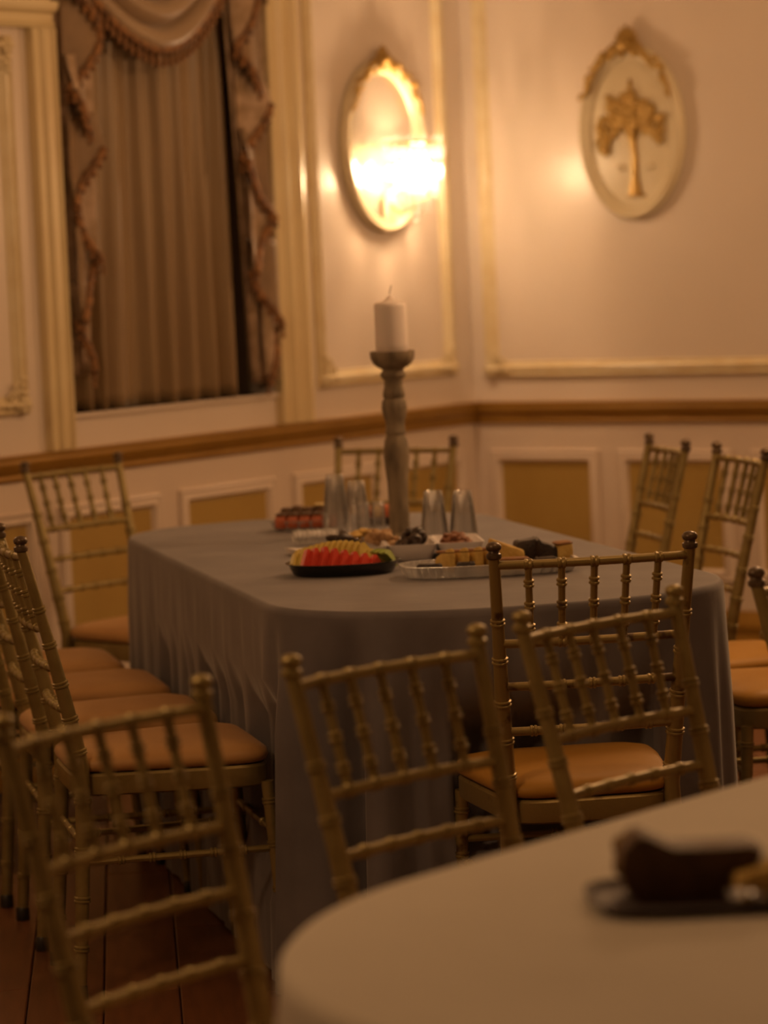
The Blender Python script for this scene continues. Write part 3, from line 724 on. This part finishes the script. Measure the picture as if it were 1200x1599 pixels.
# ------------------------------------------------------------------ fruit tray
def rounded_tray(name, material, x, y, rz, hx_, hy_, h, ex, wall_=.0025, lip=.006, flute=0, nfl=40):
    def ring(k_, z, grow):
        pts = []
        for k in range(160):
            a = 2*PI*k/160; c_, s_ = math.cos(a), math.sin(a); e_ = 2/ex
            fl = flute*abs(math.sin(nfl*a/2)) if k_ else 0
            pts.append(((hx_+grow+fl)*math.copysign(abs(c_)**e_, c_), (hy_+grow+fl)*math.copysign(abs(s_)**e_, s_), z))
        return pts
    mb = MB(); mb.loft([ring(0,.0,-.014), ring(1,.003,-.010), ring(1,h*.6,-.003), ring(1,h-.001,0), ring(0,h,lip), ring(0,h+.001,lip), ring(0,h+.0012,-.001), ring(1,h*.6,-.003-wall_), ring(1,.0055,-.011-wall_), ring(0,.004,-.016)])
    return mb.build(name, material, loc=(x, y, TZ+.0005), rotz=rz, angle=35)
ft = rounded_tray('fruit_tray', 'tray_black', -.092, 6.875, .06, .118, .092, .026, 2.2)
tag(ft, 'black oval plastic tray holding watermelon and melon slices', 'tray')
FB = TZ+.0052
def wedge(w_, h_, th, r_=.0):
    # curved-bottom triangular slice, thickness along y, rind along the bottom
    mb = MB(); n = 8
    poly = [(0, h_)] + [(w_*(k/n-.5)*1.0, .010 - .010*(1-(2*k/n-1)**2)*.8) for k in range(n+1)]
    poly = [(0-.004,h_-.002),(.004,h_-.002)] + poly[:0:-1]
    mb.prism(poly, lambda a, b: (a, -th/2, b), lambda a, b: (a, th/2, b)); return mb
for k in range(8):
    f = k/7; h_ = .064 - .020*abs(f-.28)*1.2 - .008*f; w_ = .046 - .010*f
    o = wedge(w_, h_, .012).build('watermelon_slice', 'melon_red', smooth=False, loc=(-.168+.021*k+.004*(k == 0), 6.826-.004*math.sin(f*PI)+.004*k*0, FB), rotz=math.radians(24+5*k*.3))
    o.rotation_euler = (math.radians(-18), math.radians(10-6*f), math.radians(38))
    tag(o, 'red watermelon slice, number %d of the front row counted from the left' % (k+1) if 0 else ['leftmost red watermelon slice, leaning at the tray end', 'second red watermelon slice from the left', 'third red watermelon slice from the left', 'fourth red watermelon slice from the left', 'fourth red watermelon slice from the green melon end', 'third red watermelon slice from the green melon end', 'second red watermelon slice from the green melon end', 'small red watermelon slice touching the green melon'][k], 'watermelon slice', 'watermelon slices')
def crescent(R, wd, th, a0, a1, n=12):
    mb = MB(); P = []
    for k in range(n+1):
        a = a0+(a1-a0)*k/n; P.append((R*math.cos(a), R*math.sin(a)))
    for k in range(n, -1, -1):
        a = a0+(a1-a0)*k/n; f = math.sin(PI*k/n); rr = R - wd*(.25+.75*f); P.append((rr*math.cos(a), rr*math.sin(a)))
    mb.prism(P, lambda a, b: (a, -th/2, b), lambda a, b: (a, th/2, b)); return mb
nY = 14
for k in range(nY):
    f = k/(nY-1)
    hh = .054 + .012*math.sin(f*PI) - .012*(f > .9)
    me = MB(); poly = [(-.020,0),(-.024,.012),(-.018,hh*.7),(-.006,hh),(.004,hh+.002),(.016,hh*.72),(.022,.012),(.018,0)]
    me.prism(poly, lambda a, b: (a, -.005, b), lambda a, b: (a, .005, b))
    o = me.build('melon_slice', 'melon_yellow', smooth=False, loc=(-.188+.0138*k, 6.868+.014*math.sin(f*PI), FB+.001))
    o.rotation_euler = (math.radians(-22), math.radians(26-30*f), math.radians(42))
    tag(o, {0: 'leftmost pale yellow melon slice, at the left tip of the fruit tray', 1: 'second pale yellow melon slice from the left tip of the fruit tray', nY-2: 'pale yellow melon slice one before the last, near the green melon', nY-1: 'last pale yellow melon slice, touching the green melon'}.get(k, 'pale yellow melon slice inside the fanned row behind the watermelon'), 'melon slice', 'yellow melon slices')
for k in range(3):
    o = crescent(.034, .018, .011, .25, 2.5).build('honeydew_slice', 'melon_green', smooth=False, loc=(.005-.010*k, 6.835+.014*k, FB+.012))
    o.rotation_euler = (math.radians(-14), math.radians(24), math.radians(62-14*k))
    tag(o, ['green melon slice at the right tip of the fruit tray', 'green melon slice in the middle of the three at the tray end', 'green melon slice closest to the yellow slices'][k], 'melon slice', 'green melon slices')

# ------------------------------------------------------------------ white compartment tray with nuts and dried fruit
wt = empty('snack_tray', (.052, 7.17, TZ+.0005), math.radians(4))
def comp(x0, x1, y0, y1, h):
    mb = MB()
    def rr(i, z):
        r_ = .016; pts = []
        for (cx, cy, a0) in ((x1-i-r_, y1-i-r_, 0), (x0+i+r_, y1-i-r_, PI/2), (x0+i+r_, y0+i+r_, PI), (x1-i-r_, y0+i+r_, 1.5*PI)):
            for k in range(6): a = a0+PI/2*k/5; pts.append((cx+r_*math.cos(a), cy+r_*math.sin(a), z))
        return pts
    mb.loft([rr(.018,0), rr(.012,.003), rr(.004,h*.7), rr(.0005,h-.002), rr(0,h), rr(.003,h), rr(.007,h*.7), rr(.015,.006), rr(.02,.004)]); return mb
for (a, b) in ((-.165,-.055),(-.053,.055),(.057,.160)): comp(a, b, -.115, .10, .038).build('compartment', 'tray_white', wt, angle=50)
mb = MB(); mb.box((-.165,-.114,.0365),(.16,-.1145,.0375)); 
tag(wt, 'white plastic compartment tray of nuts and dried fruit on the grey table', 'tray')
def scatter(name, maker, n, cx, cy, rx, ry, zb, hgt, label, cat, grp, seed, size):
    rnd = random.Random(seed); mes = [maker(rnd) for _ in range(3)]
    for k in range(n):
        f = k/n; r_ = math.sqrt(rnd.uniform(0,1))*(1-.55*f); a = rnd.uniform(0, 2*PI)
        o = mobj(name, mes[k % 3], loc=(cx+rx*r_*math.cos(a), cy+ry*r_*math.sin(a), zb+hgt*f))
        o.rotation_euler = (rnd.uniform(-.6,.6), rnd.uniform(-.5,.5), rnd.uniform(0,6.28)); tag(o, label, cat, grp)
def nut(material, r, s3, nm):
    def f(rnd):
        mb = MB(); mb.ball((0,0,0), r, 10, 7, s3)
        mb.v = [(x*(1+.06*math.sin(40*y/r*.1+z*300)), y*(1+.25*(x/(r*s3[0]))*-.5), z*(1+rnd.uniform(-.06,.06))) for x, y, z in mb.v]
        return mb.mesh(nm, material)
    return f
scatter('almond', nut('almond', .0105, (1.35,.8,.55), 'almond'), 34, .155, 7.14, .040, .055, TZ+.026, .024, 'brown almond heaped in the right compartment of the white tray', 'almond', 'almonds', 3, 0)
scatter('prune', nut('date_brown', .0145, (1.15,.9,.8), 'prune'), 20, .066, 7.16, .036, .05, TZ+.026, .034, 'black dried prune heaped in the middle compartment of the white tray', 'dried fruit', 'prunes', 4, 0)
scatter('walnut', nut('walnut', .0125, (1.2,1.0,.6), 'walnut'), 26, -.012, 7.22, .040, .045, TZ+.030, .026, 'pale walnut piece heaped beside the prunes, below the candle holder', 'nut', 'walnut pieces', 5, 0)
scatter('date', nut('date_brown', .0165, (1.7,.8,.7), 'date'), 6, -.098, 7.17, .028, .04, TZ+.038, .018, 'dark brown date lying behind the yellow melon slices', 'dried fruit', 'dates', 6, 0)
def chip(rnd):
    mb = MB(); mb.grid(lambda u, v: ((u-.5)*.05, (v-.5)*.03, .006*math.sin(u*3.1)+.004*(v-.5)**2*8), 8, 5); me = mb.mesh('banana_chip', 'chip_yellow'); return me
scatter('banana_chip', nut('chip_yellow', .013, (1.5,1.1,.28), 'banana_chip'), 12, -.050, 7.25, .035, .03, TZ+.036, .022, 'yellow dried chip between the dates and the walnuts', 'dried fruit', 'yellow chips', 7, 0)

# ------------------------------------------------------------------ clear tray with pastries
ct = rounded_tray('pastry_tray', 'plastic_tray', .215, 6.735, .10, .180, .090, .026, 3.4, flute=.007, nfl=44, lip=.008)
tag(ct, 'clear fluted plastic tray of cake and brownies near the table front', 'tray')
def slab(w_, d_, h_, slope=0, r_=.004, jag=0, rnd=None):
    mb = MB(); n = 9
    def fn(u, v):
        return 0
    rings = []
    for (i, z) in ((.003,0),(0,.003),(0,h_*.6),(.001,h_-.004),(.004,h_)):
        pts = []
        for k in range(32):
            a = 2*PI*k/32; c_, s_ = math.cos(a), math.sin(a); e_ = .4
            X = math.copysign(abs(c_)**e_, c_); Y = math.copysign(abs(s_)**e_, s_)
            jj = (rnd.uniform(-jag, jag) if rnd else 0)
            pts.append((X*(w_/2-i)+jj, Y*(d_/2-i)+jj, z*(1+slope*X)+ (jj if z > .01 else 0)))
        rings.append(pts)
    mb.loft(rings); return mb
PB = TZ+.0058
def food(name, material, x, y, w_, d_, h_, rz, lab, cat, grp=None, tilt=(0,0), slope=0, jag=0, z=0, top=None):
    e = empty(name, (x, y, PB+z), rz); e.rotation_euler = (tilt[0], tilt[1], rz)
    slab(w_, d_, h_, slope, jag=jag, rnd=random.Random(int(abs(x)*1e4))).build('crumb', material, e, angle=50)
    if top:
        mb = slab(w_+.001, d_+.001, .006, slope, jag=jag*.6, rnd=random.Random(3)); mb.v = [(a, b, c+h_*.96) for a, b, c in mb.v]; mb.build('crust', top, e, angle=50)
    tag(e, lab, cat, grp); return e
labs = ['leftmost yellow cake slice leaning over the clear tray', 'second yellow cake slice from the left in the clear tray', 'third yellow cake slice, just left of the chair post', 'yellow cake slice behind the chair post']
for k in range(4):
    food('cake_slice', 'cake_yellow', .125+.030*k, 6.765+.008*k, .060, .022, .040, math.radians(-62), labs[k], 'cake', 'yellow cake slices', tilt=(0,math.radians(0)), top='cake_crust', slope=.25, z=.0)
food('cake_slice', 'cake_yellow', .255, 6.775, .075, .05, .052, .1, 'thick yellow cake block right of the sharp chair post', 'cake', 'yellow cake slices', slope=-.25, top=None)
food('cake_slice', 'cake_yellow', .262, 6.69, .075, .04, .026, .1, 'yellow cake piece with brown crust low at the tray front', 'cake', 'yellow cake slices', top='cake_crust')
food('cake_slice', 'cake_yellow', .375, 6.80, .038, .05, .046, .2, 'yellow cake piece at the far right end of the clear tray', 'cake', 'yellow cake slices', slope=.1, top='cake_crust')
food('brownie', 'chocolate', .090, 6.70, .055, .03, .024, .1, 'small dark brownie at the left end of the clear tray', 'brownie', 'chocolate brownies', jag=.001)
food('brownie', 'chocolate', .165, 6.68, .040, .03, .026, .0, 'crumbly dark brownie in front of the yellow cake slices', 'brownie', 'chocolate brownies', jag=.002)
food('brownie', 'chocolate', .300, 6.815, .055, .07, .056, .1, 'tall black chocolate piece behind the top rail of the sharp chair', 'brownie', 'chocolate brownies', jag=.002, slope=.05)
food('brownie', 'chocolate', .340, 6.80, .05, .06, .048, .1, 'black chocolate piece sloping down toward the last yellow cake', 'brownie', 'chocolate brownies', jag=.002, slope=-.2)
food('brownie', 'chocolate', .335, 6.715, .05, .05, .026, .1, 'low dark chocolate piece at the right front of the clear tray', 'brownie', 'chocolate brownies', jag=.001)

# ------------------------------------------------------------------ back left tray with red pieces, and one behind the holder
bt = rounded_tray('pastry_tray', 'plastic_tray', -.195, 8.02, -.12, .085, .065, .026, 3.0, flute=.004, nfl=50)
tag(bt, 'small clear fluted tray of red and brown pastries at the table back left', 'tray')
for k in range(5):
    x = -.255+.030*k
    e = food('pastry', 'salmon', x, 7.985-.004*k, .030, .05, .032, -.12, ['leftmost red pastry in the back left tray', 'second red pastry from the left in the back tray', 'middle red pastry in the back tray', 'fourth red pastry from the left in the back tray', 'rightmost red pastry beside the tall cup stack'][k], 'pastry', 'red pastries', z=.004, top='choc_cake')
for k in range(5):
    e = food('pastry', 'choc_cake', -.245+.028*k, 8.045, .028, .045, .046+.004*(k % 2), -.12, 'dark pastry in the rear row of the back left tray', 'pastry', 'dark pastries', z=.003, top='cream_bit' if k > 2 else None)
bt2 = rounded_tray('snack_tray', 'plate_dark', -.005, 8.10, .1, .060, .055, .020, 3.0)
tag(bt2, 'dark little tray of orange pieces mostly hidden behind the candle holder', 'tray')
for k in range(4):
    food('dried_apricot', 'cake_yellow' if k % 2 else 'salmon', -.045+.026*k, 8.10, .024, .04, .042, .1*k, 'orange piece on the dark tray behind the candle holder', 'dried fruit', 'orange pieces', jag=.001)

# ------------------------------------------------------------------ foreground plate with cakes
fp = rounded_tray('cake_plate', 'plate_dark', .315, 3.29, .03, .118, .085, .010, 4.0, lip=.005)
tag(fp, 'dark square plastic plate on the foreground table', 'plate')
cb = empty('chocolate_cake', (.298, 3.30, TZ+.0052), .02)
poly = [(-.055,.0),(-.066,.012),(-.074,.035),(-.070,.055),(-.058,.068),(-.046,.070),(-.030,.062),(-.015,.055),(.030,.054),(.064,.055),(.076,.050),(.076,.044),(.060,.022),(.044,.004),(.040,.0)]
mb = MB(); mb.loft([[(x*.97, -.034, max(0, z*.97)) for x, z in poly], [(x, -.028, z) for x, z in poly], [(x, .024, z) for x, z in poly], [(x*.97, .032, z*.97) for x, z in poly]]); mb.build('sponge', 'choc_cake', cb, angle=60)
mb = MB(); rnd = random.Random(2)
for k in range(14): mb.ball((-.055+rnd.uniform(-.012,.014), rnd.uniform(-.03,.022), .034+rnd.uniform(-.014,.030)), .012, 7, 5)
mb.build('crumb_topping', 'cake_green', cb)
tag(cb, 'dark chocolate cake wedge on the plate in the blurred foreground', 'cake')
ys = empty('cake_slice', (.378, 3.270, TZ+.0052), .1)
slab(.075, .05, .036, .2).build('crumb', 'cake_yellow', ys, angle=50)
tag(ys, 'yellow cake slice at the right edge on the foreground plate', 'cake')
mb = MB(); mb.grid(lambda u, v: (.032*(u-.5)+.003*math.sin(v*6), .022*(v-.5), .010+.008*math.sin(u*2.6+v)+.003*math.sin(u*17+v*9)), 16, 10)
o = mb.build('plastic_film', 'plastic_hazy', loc=(.350, 3.222, TZ+.004)); solidify(o, .0006); tag(o, 'crumpled clear film between the foreground cakes', 'wrapper')
